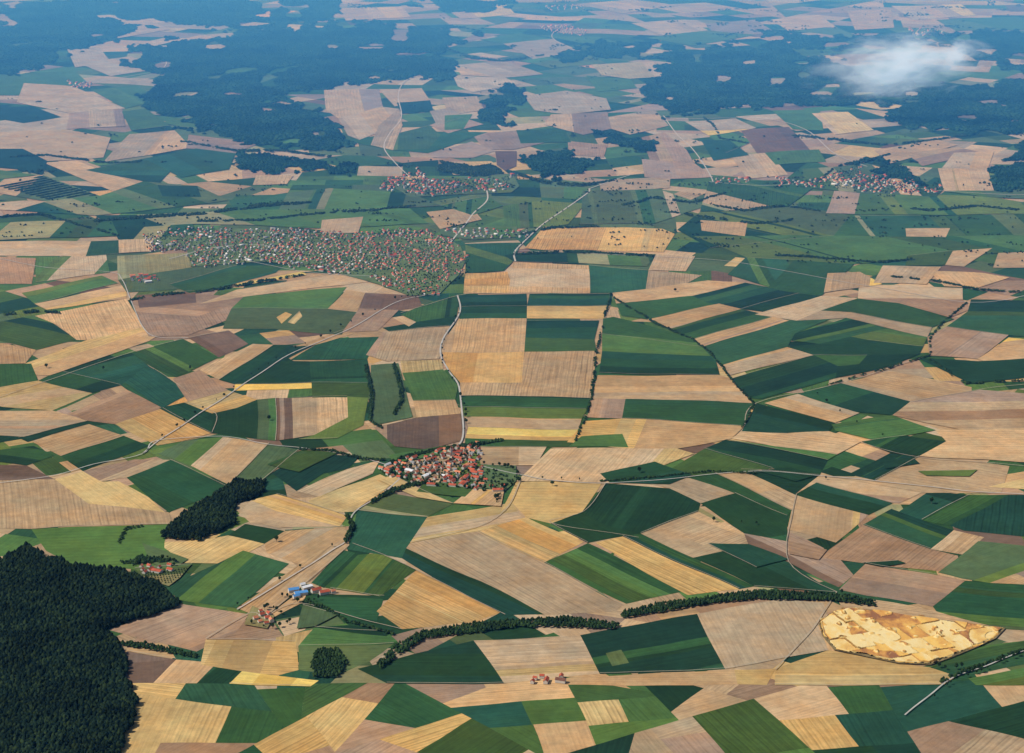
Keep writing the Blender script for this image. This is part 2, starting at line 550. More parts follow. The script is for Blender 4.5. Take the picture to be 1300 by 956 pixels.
def cleanfields():
    out=[]; verts=[]
    for ln in FD.strip().splitlines():
        c,r=ln.split(' ',1); pl=[]
        for x,y in parse(r):
            for q in verts:
                if abs(q[0]-x)<4 and abs(q[1]-y)<3: x,y=q; break
            else: verts.append((x,y))
            if x<=0: x=-60
            if x>=1300: x=1370
            pl.append((x,y))
        out.append((c,pl))
    return out
traced=cleanfields()

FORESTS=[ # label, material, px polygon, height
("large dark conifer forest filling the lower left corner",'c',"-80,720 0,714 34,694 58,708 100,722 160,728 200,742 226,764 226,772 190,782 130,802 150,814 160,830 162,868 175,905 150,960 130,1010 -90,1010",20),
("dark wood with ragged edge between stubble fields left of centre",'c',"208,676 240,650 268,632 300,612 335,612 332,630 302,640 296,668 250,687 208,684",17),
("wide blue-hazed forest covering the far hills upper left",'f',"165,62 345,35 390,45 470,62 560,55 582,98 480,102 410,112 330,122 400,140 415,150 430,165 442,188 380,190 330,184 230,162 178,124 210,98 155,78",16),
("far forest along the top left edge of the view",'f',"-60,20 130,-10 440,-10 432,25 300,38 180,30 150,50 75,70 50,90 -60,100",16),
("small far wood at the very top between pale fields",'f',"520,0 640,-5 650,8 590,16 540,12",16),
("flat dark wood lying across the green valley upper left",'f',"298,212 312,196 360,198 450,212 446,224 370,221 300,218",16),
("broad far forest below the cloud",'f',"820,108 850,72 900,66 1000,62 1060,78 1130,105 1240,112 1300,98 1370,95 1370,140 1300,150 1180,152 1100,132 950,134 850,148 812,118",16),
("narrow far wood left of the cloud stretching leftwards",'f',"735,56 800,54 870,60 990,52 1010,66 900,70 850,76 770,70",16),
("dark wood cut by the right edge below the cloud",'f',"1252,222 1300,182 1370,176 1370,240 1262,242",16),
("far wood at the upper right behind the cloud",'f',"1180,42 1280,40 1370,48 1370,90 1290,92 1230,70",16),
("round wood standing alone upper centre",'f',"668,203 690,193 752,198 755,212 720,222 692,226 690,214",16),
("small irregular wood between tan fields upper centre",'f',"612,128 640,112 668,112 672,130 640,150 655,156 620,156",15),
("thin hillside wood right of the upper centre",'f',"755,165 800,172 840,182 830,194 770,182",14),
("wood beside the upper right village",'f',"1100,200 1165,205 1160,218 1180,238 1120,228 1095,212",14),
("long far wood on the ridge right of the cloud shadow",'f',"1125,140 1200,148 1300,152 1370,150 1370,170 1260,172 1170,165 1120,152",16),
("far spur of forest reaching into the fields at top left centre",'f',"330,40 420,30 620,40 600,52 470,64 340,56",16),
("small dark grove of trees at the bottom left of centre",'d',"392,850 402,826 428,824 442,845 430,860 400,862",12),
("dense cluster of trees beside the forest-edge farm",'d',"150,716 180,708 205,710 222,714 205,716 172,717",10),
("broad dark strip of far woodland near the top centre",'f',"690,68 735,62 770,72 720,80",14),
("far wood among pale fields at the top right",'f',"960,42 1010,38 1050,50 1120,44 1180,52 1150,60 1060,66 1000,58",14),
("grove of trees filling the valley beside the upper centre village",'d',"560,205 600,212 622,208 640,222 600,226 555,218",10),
]
BELTS=[ # label, px polyline, px width, height
("long curved belt of dark trees along the stream at the bottom centre",'d',"480,848 505,826 540,808 600,799 660,793 720,792 785,797",13,13),
("wavy belt of dark trees at the lower right leading to the quarry",'d',"790,783 840,773 900,764 960,757 1050,760 1112,768",12,13),
("thin dark hedge along the forest edge at the lower left",'d',"130,815 185,822 250,834",7,9),
("dark hedge along the road at the lower right corner",'d',"1190,868 1225,854 1262,840 1300,826",4,9),
("curved hedgerow running down from the stream right of the village road",'d',"776,374 768,402 757,445 752,500 742,535 728,562",2.4,7),
("winding hedgerow right of centre that bends twice",'d',"778,378 830,410 880,432 908,455 930,484 957,512 942,546",2.2,7),
("hedgerow hooking round the fields at the right",'d',"1228,384 1195,412 1180,432 1180,452 1120,470 1050,490",2.2,6),
("line of trees along the far side of the right-hand valley",'d',"1178,455 1225,488 1300,484",2.2,7),
("line of riverside trees across the green valley at left",'d',"120,282 190,276 260,272 330,262 395,258",4,11),
("belt of trees south of the golden fields near the upper centre",'d',"655,324 720,321 780,323 830,326",3,9),
("row of bushes below the town",'d',"165,382 200,375 250,372 330,358 385,350",3,7),
("long hedge on the stream right of the upper centre",'d',"850,270 900,277 960,285 1005,280",3,10),
("line of trees in the meadow between golden field and village",'d',"660,298 700,290 760,288",2.6,8),
("irregular hedge on the brown bank left of the central road",'d',"465,465 472,500 470,535 485,545",5,9),
("second hedge on the bank left of the central road",'d',"500,463 508,490 510,510 500,528",5,9),
("tree belt sheltering the upper side of the compact village",'d',"490,592 520,580 560,571 600,566 640,560",4,9),
("hedge running left from the compact village",'d',"380,572 420,573 455,583 490,585",3,8),
("tree clump strip below the compact village",'d',"470,640 495,626 520,618 545,612",6,10),
("trees lining the road junction below the village",'d',"438,690 448,670 440,655",6,11),
("thin row of trees on the field edge at far left",'d',"0,400 45,396 80,398",3,9),
("hedgerow between the strips at the right edge",'d',"1130,352 1190,358 1240,368 1300,372",2.4,8),
("dark hedge at the foot of the meadows upper right",'d',"985,325 1040,328 1110,334 1160,330",2.4,8),
("hedge along the lane at right of centre below the maize",'d',"760,612 820,608 900,600 960,602",2,6),
("broken hedge beside the road to the blue-roofed farm",'d',"385,765 410,772 440,790 500,806",4,8),
("short dark hedge on the slope left of the wood",'d',"150,690 162,672 180,668",3,6),
("tree line climbing from the upper right village",'d',"1040,232 1060,212 1100,205 1130,196",3,11),
("far tree line across the fields at the upper right",'d',"1000,172 1060,178 1130,185 1230,172",2.4,10),
("far tree line on the left of the valley",'d',"10,200 60,198 140,208 180,206",2.4,10),
("wooded lane rising past the upper centre village",'d',"655,222 690,232 740,236 780,230",4,10),
("tree line in the meadows left of the upper right village",'d',"905,262 945,268 990,262 1040,268",2.6,10),
("thin tree line across the left meadows above the town",'d',"250,282 330,280 400,272 470,268 530,262",2.6,10),
("broken trees along the stream at far left of the valley",'d',"0,276 50,272 100,286 150,300",2.6,10),
("trees fringing the meadow right of the round wood",'d',"790,262 830,252 880,258 920,246",3,11),
("dark tree line at the foot of the far forest upper left",'d',"230,180 300,192 360,192 420,200",3,11),
("ragged hedge between the meadows at far right",'d',"1130,262 1180,268 1240,262 1300,268",2.6,10),
("tree line on the hillside below the broad far forest",'d',"880,140 905,158 915,176 950,182",2.2,9),
("row of trees between tan hill fields upper centre",'d',"560,60 600,74 640,78 690,70",3,10),
]
def belt_poly(pts,w):
    L=[];Rr=[]
    for i,(x,y) in enumerate(pts):
        a=pts[max(0,i-1)]; c=pts[min(len(pts)-1,i+1)]
        dx,dy=c[0]-a[0],c[1]-a[1]; l=math.hypot(dx,dy); nx,ny=-dy/l,dx/l
        k=w/2*(.7 if i in (0,len(pts)-1) else 1.1 if i%2 else .8)
        L.append((x+nx*k,y+ny*k*.8)); Rr.append((x-nx*k,y-ny*k*.8))
    return L+Rr[::-1]
forest_px=[(lab,k,parse(s),h) for lab,k,s,h in FORESTS]
belt_px=[(lab,k,belt_poly(parse(s),w),h) for lab,k,s,w,h in BELTS]

# ---------------------------------------------------------------- fill-in mosaic of smaller fields (convex plan partition)
def parea(poly):
    return abs(sum(poly[i][0]*poly[(i+1)%len(poly)][1]-poly[(i+1)%len(poly)][0]*poly[i][1] for i in range(len(poly))))/2
def split(poly,p,n):
    A=[];B=[]
    m=len(poly)
    for i in range(m):
        a=poly[i]; b=poly[(i+1)%m]
        da=(a[0]-p[0])*n[0]+(a[1]-p[1])*n[1]; db=(b[0]-p[0])*n[0]+(b[1]-p[1])*n[1]
        if da>=0: A.append(a)
        else: B.append(a)
        if da*db<0:
            t=da/(da-db); q=(a[0]+t*(b[0]-a[0]),a[1]+t*(b[1]-a[1])); A.append(q); B.append(q)
    return A,B
def convex(poly):
    s=0;n=len(poly)
    for i in range(n):
        a,b,c=poly[i],poly[(i+1)%n],poly[(i+2)%n]
        k=(b[0]-a[0])*(c[1]-b[1])-(b[1]-a[1])*(c[0]-b[0])
        if abs(k)<60: continue
        if s==0: s=1 if k>0 else -1
        elif s*k<0: return False
    return True
cells=[]
def rec(poly,ang,macro):
    pp=[to_px(*q) for q in poly]; a=parea(pp); my=sum(q[1] for q in pp)/len(pp)
    cx=sum(q[0] for q in poly)/len(poly); cy=sum(q[1] for q in poly)/len(poly)
    if macro and a<16000*(0.35+min(1,max(0,pp[0][1]/500))):
        macro=False; ang=random.uniform(0,math.pi)
    if not macro:
        if a<random.uniform(230,1150)*(0.5+max(0,my)/430)*(2.6 if my>860 else 1) or len(poly)<3: cells.append(poly); return
    th=random.uniform(0,math.pi) if macro else ang
    e=[]
    for k in (0,1):
        n=(math.cos(th+k*math.pi/2),math.sin(th+k*math.pi/2))
        d=[q[0]*n[0]+q[1]*n[1] for q in poly]; e.append((max(d)-min(d),n))
    ew=e[0][0]*random.uniform(.6,1.6)>e[1][0] if not macro else e[0][0]>e[1][0]
    n=e[0][1] if ew else e[1][1]
    d=[q[0]*n[0]+q[1]*n[1] for q in poly]; t=min(d)+(max(d)-min(d))*random.uniform(.36,.64)
    dc=cx*n[0]+cy*n[1]; p=(cx+(t-dc)*n[0],cy+(t-dc)*n[1])
    w=random.uniform(-.02,.02); n=(n[0]-w*n[1],n[1]+w*n[0])
    A,B=split(poly,p,n)
    if len(A)>2 and len(B)>2: rec(A,ang,macro); rec(B,ang,macro)
    else: cells.append(poly)
rec([ground_xy(-120,-60),ground_xy(1420,-60),ground_xy(1420,1010),ground_xy(-120,1010)],0,True)
cover=[(p,min(q[0] for q in p),max(q[0] for q in p),min(q[1] for q in p),max(q[1] for q in p)) for p in [p for c,p in traced]+[p for _,k,p,_ in forest_px if k=='c']]
for cpoly in cells:
    pp=[to_px(*q) for q in cpoly]
    cx=sum(q[0] for q in pp)/len(pp); cy=sum(q[1] for q in pp)/len(pp)
    sx=[cx]+[cx+(q[0]-cx)*k for q in pp for k in (.5,.93)]; sy=[cy]+[cy+(q[1]-cy)*k for q in pp for k in (.5,.93)]
    cov=np.zeros(len(sx),bool)
    for p,xa,xb,ya,yb in cover:
        if xa<max(sx) and xb>min(sx) and ya<max(sy) and yb>min(sy):
            cov|=inside(sx,sy,p)
    if cov.all(): continue
    if 225<cy<345 and random.random()<.65: code=random.choice('GgmGgm')
    elif cy>866 : code=random.choice('tTtpdggtpddG')
    elif cy<225: code=random.choices('tTopbdgGml',[28,3,1,12,3,14,18,18,9,3])[0]
    else: code=random.choices('tTopbdgGml',[28,4,3,14,3,12,14,14,5,3])[0]
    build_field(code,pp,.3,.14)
LZ=.5
for i,(c,p) in enumerate(traced):
    z=LZ+i*.012
    a=parea(p); my=sum(q[1] for q in p)/len(p)
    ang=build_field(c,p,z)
    if i==len(traced)-1: continue
    valley=225<my<345 and c in 'Ggm' and a>900
    if (a>1100 and convex(p) and random.random()<.85) or valley:
        n=(-math.sin(ang),math.cos(ang))
        if valley: n=(1,0) if random.random()<.7 else (.8,.6)
        elif random.random()<.15: n=(math.cos(ang),math.sin(ang))
        rest=[ground_xy(*q) for q in p]
        k=random.choice((1,1,2,3)) if a<5000 else random.choice((2,3,4))
        if valley: k+=3
        d=[q[0]*n[0]+q[1]*n[1] for q in rest]; lo,hi=min(d),max(d)
        cutsv=sorted(random.uniform(.1,.9) for _ in range(k))
        alt={'t':'tTpy','T':'oTt','o':'To','p':'pt','b':'bp','d':'dgd','g':'gdG','G':'Ggm','m':'mGl','l':'lm','y':'yT'}[c]
        if valley: alt='GgmdlGtg'
        for cv in cutsv:
            t=lo+(hi-lo)*cv
            A,B=split(rest,(n[0]*t,n[1]*t),n)
            if len(A)<3 or len(B)<3: continue
            cc=random.choice(alt) if random.random()<(.7 if valley else .4) else c
            if cc=='y' and a>3000: cc='T'
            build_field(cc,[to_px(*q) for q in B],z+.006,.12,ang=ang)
            rest=A
ZB=LZ+len(traced)*.012+.05

me=pyd('ground',[(-45000,-12000,0),(45000,-12000,0),(45000,90000,0),(-45000,90000,0)],[(0,1,2,3)])
link('ground',me,[MG],kind='structure',label='patchwork farmland reaching to the horizon',cat='ground')

# ---------------------------------------------------------------- roads
def smooth(pts,n=6):
    out=[]
    for i in range(len(pts)-1):
        p0=pts[max(0,i-1)];p1=pts[i];p2=pts[i+1];p3=pts[min(len(pts)-1,i+2)]
        for k in range(n):
            t=k/n
            out.append(tuple(.5*((2*p1[a])+(-p0[a]+p2[a])*t+(2*p0[a]-5*p1[a]+4*p2[a]-p3[a])*t*t+(-p0[a]+3*p1[a]-3*p2[a]+p3[a])*t**3) for a in (0,1)))
    out.append(pts[-1]); return out
def road(s,w,lab,mat=None,name='road',z=0.0):
    pts=[W(*p) for p in smooth(parse(s))]; V=[];Fc=[]
    for i,p in enumerate(pts):
        a=pts[max(0,i-1)];c=pts[min(len(pts)-1,i+1)]; l=math.hypot(c[0]-a[0],c[1]-a[1]) or 1
        nx,ny=-(c[1]-a[1])/l*w/2,(c[0]-a[0])/l*w/2
        V+=[(p[0]-nx,p[1]-ny,0),(p[0]+nx,p[1]+ny,0)]
        if i: Fc.append((2*i-2,2*i,2*i+1,2*i-1))
    me=pyd(name,V,Fc)
    if me.polygons[0].normal.z<0: me.flip_normals()
    o=link(name,me,[mat or M_road],kind='structure',label=lab,cat='road' if name=='road' else 'track'); o.location=(0,0,ZB+z); return o
RD=[("582,376 584,398 562,432 558,452 570,472 584,492 586,530 586,560 575,572",7,"pale road winding down from the town to the compact village"),
("655,333 654,318 680,292 712,268 745,246 748,240",9.5,"pale road curving up right from the town"),
("748,240 780,228 800,222",7,"pale lane beyond the valley bend"),
("180,577 205,558 240,535 275,512 320,482 360,455 410,432 445,418 480,396 515,380 560,372",5.6,"pale road from lower left up to the town"),
("565,316 590,288 602,272 620,255 617,238",9,"road linking the town with the upper centre village"),
("520,225 500,205 488,188 495,170 508,150 506,120 520,100 560,92",8,"road winding up the hill from the upper centre village"),
("842,148 862,172 880,190 900,222 905,232",8,"pale lane on the far hillside right of centre"),
("612,592 660,604 700,612 770,614 860,608 960,600 1080,608 1200,622 1300,628",4.4,"lane running right from the compact village"),
("490,592 440,578 390,570 340,565 280,556 200,560 180,577 120,590 60,606 0,614",4.4,"lane running left from the compact village"),
("300,775 360,738 420,700 442,684 448,655 480,632 510,608",4.6,"lane from the compact village down to the farmstead"),
("1300,828 1258,845 1212,862 1180,885 1150,910",4.2,"road at the lower right corner"),
("447,690 500,712 560,740 600,762 642,782",2.6,"track along the dark maize strip below the village"),
("0,330 60,340 140,346 155,356 165,382 182,415 200,428 240,430",4.6,"lane curving down the left side below the town"),
("245,338 300,330 380,345 430,350 470,352",4.6,"lane along the lower edge of the town"),
("215,330 300,312 400,318 480,325 560,322",6.5,"main street running through the large town"),
("430,350 455,325 470,300",6,"cross street climbing through the middle of the town"),
("655,318 720,322 830,326 900,330 1000,345 1090,362 1230,384 1300,376",4.6,"lane crossing the valley toward the right edge"),
("1090,562 1170,582 1300,592",3.4,"track between stubble fields at the right"),
("985,852 1030,800 1062,752",3,"track beside the quarry"),
("660,612 640,650 600,672 520,690",3.2,"track through the wheat below the village"),
("770,614 742,650 700,664 810,684",2.6,"track edging the dark maize field"),
("1012,628 1006,655 1000,715 1062,752",2.6,"track beside the brown strip at the lower right"),
("510,398 585,376 650,374 780,373",3.8,"lane along the upper side of the central fields"),
("0,505 60,484 170,447 240,430 300,420",3.4,"track crossing the dark fields at left"),
("720,30 700,48 740,66 800,62 845,60 862,80 845,100",9,"far road over the hills at the top"),
("100,108 60,120 0,124",8,"far lane on the left hillside"),
("100,108 165,98 210,86 205,60",8,"far lane by the top left forest"),
("1100,212 1060,195 1020,165 960,150 860,152",8,"far lane leaving the upper right village"),
("1110,235 1200,243 1300,248",7,"lane right of the upper right village"),
("900,232 960,236 1030,232",7,"lane left of the upper right village"),
("240,512 275,526 268,551",2.6,"short track in the dark fields left"),
("1155,512 1242,495 1300,488",3.4,"track to the right edge"),
("945,541 960,512 1067,487 1180,452",3.4,"track beside the hooked hedge"),
("335,787 380,768 470,790 510,800",3.2,"farm track left of the tree belt"),
("262,812 316,780 335,787",3.2,"short track left of the farmstead"),
]
for s,w,l in RD: road(s,w,l,M_road if w>4 else M_track,'road' if w>4 else 'track')
for i,(c,p) in enumerate(traced[:-1]):
    if i%2==0 and len(p)>3:
        e=max(range(len(p)),key=lambda j:math.hypot(p[j][0]-p[(j+1)%len(p)][0],p[j][1]-p[(j+1)%len(p)][1]))
        a=p[e]; b_=p[(e+1)%len(p)]
        if min(a[0],b_[0])<0 or max(a[0],b_[0])>1300: continue
        road("%f,%f %f,%f"%(a[0],a[1],b_[0],b_[1]),2.2,'narrow grass track edging the '+DESC[c]+' '+where((a[0]+b_[0])/2,(a[1]+b_[1])/2),M_track,'track',.02+.01*(i%5))

# ---------------------------------------------------------------- quarry
qp=parse("1040,792 1052,782 1072,774 1120,779 1160,785 1215,791 1272,800 1262,812 1240,822 1205,836 1180,845 1140,842 1100,834 1060,826 1045,810")
qx=[W(*p) for p in qp]; xs=[p[0] for p in qx]; ys=[p[1] for p in qx]
GX=np.arange(min(xs)-8,max(xs)+8,2.5); GY=np.arange(min(ys)-8,max(ys)+8,2.5)
X,Y=np.meshgrid(GX,GY)
ins=inside(X+22*(fnoise(X/30,Y/30,3)-.5),Y+34*(fnoise(X/26+9,Y/40,3)-.5),qx)
dist=np.full(X.shape,1e9)
for i in range(len(qx)):
    a=np.array(qx[i]);b2=np.array(qx[(i+1)%len(qx)]);ab=b2-a
    t=np.clip(((X-a[0])*ab[0]+(Y-a[1])*ab[1])/(ab@ab),0,1)
    dist=np.minimum(dist,np.hypot(X-a[0]-t*ab[0],Y-a[1]-t*ab[1]))
wob1=6*fnoise(X/25,Y/25,3)
u1=(X*.93+Y*.36+wob1)/62; v2=(Y*.93-X*.36+wob1)/88
lev=_tab[np.floor(u1+.6*(np.floor(v2)%2)).astype(int)%256,np.floor(v2).astype(int)%256]
lev=.5*lev+.5*fnoise(X/160+3,Y/260+5,2)
lev2=np.floor(lev*7)
Z=np.clip(dist/5,0,1)*(lev2*1.7+.7*fnoise(X/12+9,Y/12,3))+.15
spoil=np.clip(fnoise(X/26+40,Y/26+8,2)-.70,0,1)*34; Z=Z+spoil*np.clip(dist/20,0,1)
idx=-np.ones(X.shape,int); idx[ins]=np.arange(ins.sum()); V=[(x,y,ZB+max(.1,z)) for x,y,z in zip(X[ins],Y[ins],Z[ins])]
Fq=[(idx[i,j],idx[i,j+1],idx[i+1,j+1],idx[i+1,j]) for i in range(X.shape[0]-1) for j in range(X.shape[1]-1) if min(idx[i,j],idx[i,j+1],idx[i+1,j+1],idx[i+1,j])>=0]
MQ,nt,b=newmat('quarry_sand'); g=N(nt,'ShaderNodeNewGeometry')
mpq=N(nt,'ShaderNodeMapping'); mpq.inputs['Scale'].default_value=(1,.5,3); mpq.inputs['Rotation'].default_value=(0,0,.4); nt.links.new(g.outputs['Position'],mpq.inputs[0])
n1=noise(nt,.012,7,.6,mpq.outputs[0],.3)
sz=N(nt,'ShaderNodeSeparateXYZ'); nt.links.new(g.outputs['Position'],sz.inputs[0])
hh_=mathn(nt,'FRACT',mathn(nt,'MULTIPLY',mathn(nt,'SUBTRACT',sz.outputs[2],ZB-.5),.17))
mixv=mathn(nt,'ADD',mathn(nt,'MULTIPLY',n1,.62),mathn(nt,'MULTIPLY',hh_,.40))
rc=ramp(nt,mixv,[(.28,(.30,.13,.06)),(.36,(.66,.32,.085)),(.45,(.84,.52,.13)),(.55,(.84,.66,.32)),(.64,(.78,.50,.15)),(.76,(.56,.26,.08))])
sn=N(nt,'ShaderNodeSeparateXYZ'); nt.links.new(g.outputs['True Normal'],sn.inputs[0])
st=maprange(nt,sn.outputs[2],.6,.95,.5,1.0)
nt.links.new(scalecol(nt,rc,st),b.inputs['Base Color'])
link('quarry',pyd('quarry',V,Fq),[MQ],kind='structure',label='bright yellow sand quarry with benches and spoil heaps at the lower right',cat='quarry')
M_rim=simple('quarry_rim_soil',(.20,.15,.07),.5,.04)
rp="1038,794 1052,781 1074,773 1120,778 1160,784 1215,790 1275,799 1263,813 1241,823 1206,837 1181,846 1140,843 1100,835 1059,827 1043,810"
pts=[W(*q) for q in parse(rp)]
me=pyd('quarry_rim',[(q[0],q[1],ZB+.03) for q in pts],[list(range(len(pts)))])
if me.polygons[0].normal.z<0: me.flip_normals()
link('quarry_rim',me,[M_rim],kind='structure',label='weedy soil margin around the sand quarry',cat='ground')

# ---------------------------------------------------------------- woods
def crown_template(k):
    V=[];T=[]
    for z,r in ((.18,1.0),(.62,.78)):
        for i in range(k): a=2*math.pi*i/k; V.append((r*math.cos(a),r*math.sin(a),z))
    V.append((0,0,1.0))
    for i in range(k):
        j=(i+1)%k; T+=[(i,j,k+j),(i,k+j,k+i),(k+i,k+j,2*k)]
    return np.array(V),np.array(T)
def crowns(X,Y,r,hh,k):
    n=len(X); V0,T0=crown_template(k); a=rng.uniform(0,6.28,n); ca,sa=np.cos(a),np.sin(a)
    jv=rng.uniform(.72,1.28,(n,len(V0)))
    vx=V0[None,:,0]*jv; vy=V0[None,:,1]*jv
    P=np.stack([X[:,None]+r[:,None]*(vx*ca[:,None]-vy*sa[:,None]),Y[:,None]+r[:,None]*(vx*sa[:,None]+vy*ca[:,None]),ZB+hh[:,None]*V0[None,:,2]*(.9+.1*jv)],-1).reshape(-1,3)
    return P,(T0[None]+np.arange(n)[:,None,None]*len(V0)).reshape(-1,3)
def wood(lab,kind,poly,h,name,edge=5.0):
    wx=[ground_xy(*p) for p in poly]; xs=[p[0] for p in wx]; ys=[p[1] for p in wx]
    dmean=math.hypot(sum(xs)/len(xs),sum(ys)/len(ys))
    s=9.5 if dmean<9500 else max(9,dmean/760)
    if kind=='d': s=max(7,dmean/1000)
    gx=np.arange(min(xs)-90,max(xs)+90,s); gy=np.arange(min(ys)-300,max(ys)+300,s)
    X,Y=np.meshgrid(gx,gy); X=X.ravel()+rng.uniform(-.45,.45,X.size)*s; Y=Y.ravel()+rng.uniform(-.45,.45,Y.size)*s
    px,py=to_px(X,Y)
    e=edge*(4.8 if kind=='f' else 1.6 if kind=='c' else 1.0)
    ax=px+e*2*(fnoise(px/17,py/8)-.5); ay=py+e*.9*(fnoise(px/15+50,py/7+9)-.5)
    m=inside(ax,ay,poly)&(px>-130)&(px<1430)&(py>-40)&(py<1010)
    if kind=='f': m&=~((fnoise(px/34+7,py/10+3,2)>.685))
    if name=='tree_belt': m&=fnoise(px/9+3,py/6,2)>(.36 if dmean>8000 else .2)
    X=X[m];Y=Y[m];n=len(X)
    if n<3: return 0
    r=s*(rng.uniform(.62,.95,n) if kind=='f' else rng.uniform(.58,.95,n) if kind=='c' else rng.uniform(.5,.85,n))
    hh=h*rng.uniform(.62 if kind=='c' else .55,1.1,n)*(.7+.6*fnoise(X/120,Y/160,2))
    if name=='tree_belt': hh*=rng.uniform(.6,1.2,n)
    P,T=crowns(X,Y,r,hh,5 if kind=='f' else 6)
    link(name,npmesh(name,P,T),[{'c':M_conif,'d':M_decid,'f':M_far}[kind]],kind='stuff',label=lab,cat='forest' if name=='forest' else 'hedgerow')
    return n
tot=0
for lab,k,p,h in forest_px:
    tot+=wood(lab,k,p,h,'forest') or 0
    if k=='c':
        pts=[ground_xy(*q) for q in p]; cx=sum(q[0] for q in pts)/len(pts); cy=sum(q[1] for q in pts)/len(pts)
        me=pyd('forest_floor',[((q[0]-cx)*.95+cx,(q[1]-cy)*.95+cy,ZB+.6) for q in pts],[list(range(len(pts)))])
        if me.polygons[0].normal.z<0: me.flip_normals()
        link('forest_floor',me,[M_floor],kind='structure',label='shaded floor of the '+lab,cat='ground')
for lab,k,p,h in belt_px: tot+=wood(lab,k,p,h,'tree_belt',2.4) or 0
def scatter(lab,poly,step,thr,r0,h,sx,sy,lone=.006):
    poly=parse(poly); wx=[ground_xy(*p) for p in poly]; xs=[p[0] for p in wx]; ys=[p[1] for p in wx]
    n=int((max(xs)-min(xs))*(max(ys)-min(ys))/step**2)
    X=rng.uniform(min(xs),max(xs),n);Y=rng.uniform(min(ys),max(ys),n); px,py=to_px(X,Y)
    f=fnoise(px/sx+11,py/sy+5,3)
    m=inside(px,py,poly)&((f>thr)|(rng.random(n)<lone)); X=X[m];Y=Y[m];n=len(X)
    P,T=crowns(X,Y,rng.uniform(.6,1.3,n)*r0,h*rng.uniform(.6,1.3,n),6)
    link('tree_scatter',npmesh('tree_scatter',P,T),[M_decid],kind='stuff',label=lab,cat='trees')
scatter("loose trees and thickets dotted over the valley meadows","0,262 300,232 480,228 700,226 900,222 1300,236 1300,345 1000,335 860,318 600,300 560,285 200,292 0,306",26,.70,6,9,34,2.6,.005)
scatter("copses and field trees on the far hills below the forests","0,120 160,150 330,190 480,195 560,70 720,40 850,150 1300,160 1300,236 900,222 700,226 480,228 300,232 0,262",34,.775,8.5,10,26,4.5,.002)
scatter("tiny copses and tree lines along the far top","440,0 1300,0 1300,60 1000,60 800,55 640,45 440,35",45,.72,11,12,34,3.4,.002)
def orchard(lab,poly,du,dv,ang,r0,h):
    poly=parse(poly); wx=[ground_xy(*p) for p in poly]; cx=sum(p[0] for p in wx)/len(wx); cy=sum(p[1] for p in wx)/len(wx)
    U,V_=np.meshgrid(np.arange(-1500,1500,du),np.arange(-1500,1500,dv)); U=U.ravel()+rng.uniform(-.5,.5,U.size);V_=V_.ravel()+rng.uniform(-.5,.5,V_.size)
    X=cx+U*math.cos(ang)-V_*math.sin(ang); Y=cy+U*math.sin(ang)+V_*math.cos(ang); px,py=to_px(X,Y); m=inside(px,py,poly)
    X=X[m];Y=Y[m];n=len(X); P,T=crowns(X,Y,rng.uniform(.8,1.2,n)*r0,h*rng.uniform(.7,1.2,n),6)
    link('orchard_trees',npmesh('orchard_trees',P,T),[M_decid],kind='stuff',label=lab,cat='orchard')
orchard("dark orchard rows striping the field at the far left","0,238 52,225 120,249 62,254",9,62,.9,17,7)
orchard("orchard rows below the forest-edge farm","182,727 240,722 228,735 214,743 184,736",9,16,.3,2.6,4.5)

# ---------------------------------------------------------------- single trees
def tree_meshes(seed,conic):
    r=random.Random(seed); V=[];Fc=[]
    for k in range(70):
        while True:
            u=Vector((r.uniform(-1,1),r.uniform(-1,1),r.uniform(-1,1)))
            if .35<u.length<1: break
        c=Vector((u.x*4.2,u.y*4.2,7.2+u.z*4.0))
        if conic: f=(12.5-c.z)/9; c.x*=f; c.y*=f
        s=r.uniform(.9,1.7); b0=len(V)
        for d in ((1,0,0),(0,1,0),(-1,0,0),(0,-1,0),(0,0,.8),(0,0,-.7)):
            V.append((c.x+d[0]*s*r.uniform(.7,1.3),c.y+d[1]*s*r.uniform(.7,1.3),c.z+d[2]*s*r.uniform(.7,1.3)))
        for i in range(4): Fc+=[(b0+i,b0+(i+1)%4,b0+4),(b0+(i+1)%4,b0+i,b0+5)]
    cr=pyd('crown',V,Fc)
    V=[];Fc=[]
    def limb(p,q,r0,r1):
        p=Vector(p);q=Vector(q);d=(q-p).normalized();a=d.orthogonal().normalized();b_=d.cross(a);b0=len(V)
        for c,rr in ((p,r0),(q,r1)):
            for i in range(6):
                t=i*math.pi/3; V.append(tuple(c+a*rr*math.cos(t)+b_*rr*math.sin(t)))
        for i in range(6): Fc.append((b0+i,b0+(i+1)%6,b0+6+(i+1)%6,b0+6+i))
    limb((0,0,-2),(0,0,4.5),.45,.32); limb((0,0,4.3),(.3,.2,8.5),.32,.1)
    for k in range(5):
        a=k*1.26; limb((0,0,3.6+.3*k),(2.4*math.cos(a),2.4*math.sin(a),6.3+.4*k),.2,.07)
    return cr,pyd('trunk',V,Fc)
TM=[tree_meshes(s,s>2) for s in range(4)]
for a,b_ in TM: a.materials.append(M_decid); b_.materials.append(M_trunk)
def tree(x,y,s,lab,group):
    i=random.randrange(4)
    o=bpy.data.objects.new('tree',None); C.objects.link(o); o.location=(x,y,ZB); o.scale=(s,s,s*random.uniform(.85,1.15)); o.rotation_euler=(0,0,random.uniform(0,6.28))
    o['label']=lab; o['category']='tree'; o['group']=group
    for nm,me in (('crown',TM[i][0]),('trunk',TM[i][1])):
        c=bpy.data.objects.new(nm,me); C.objects.link(c); c.parent=o
ntree=0
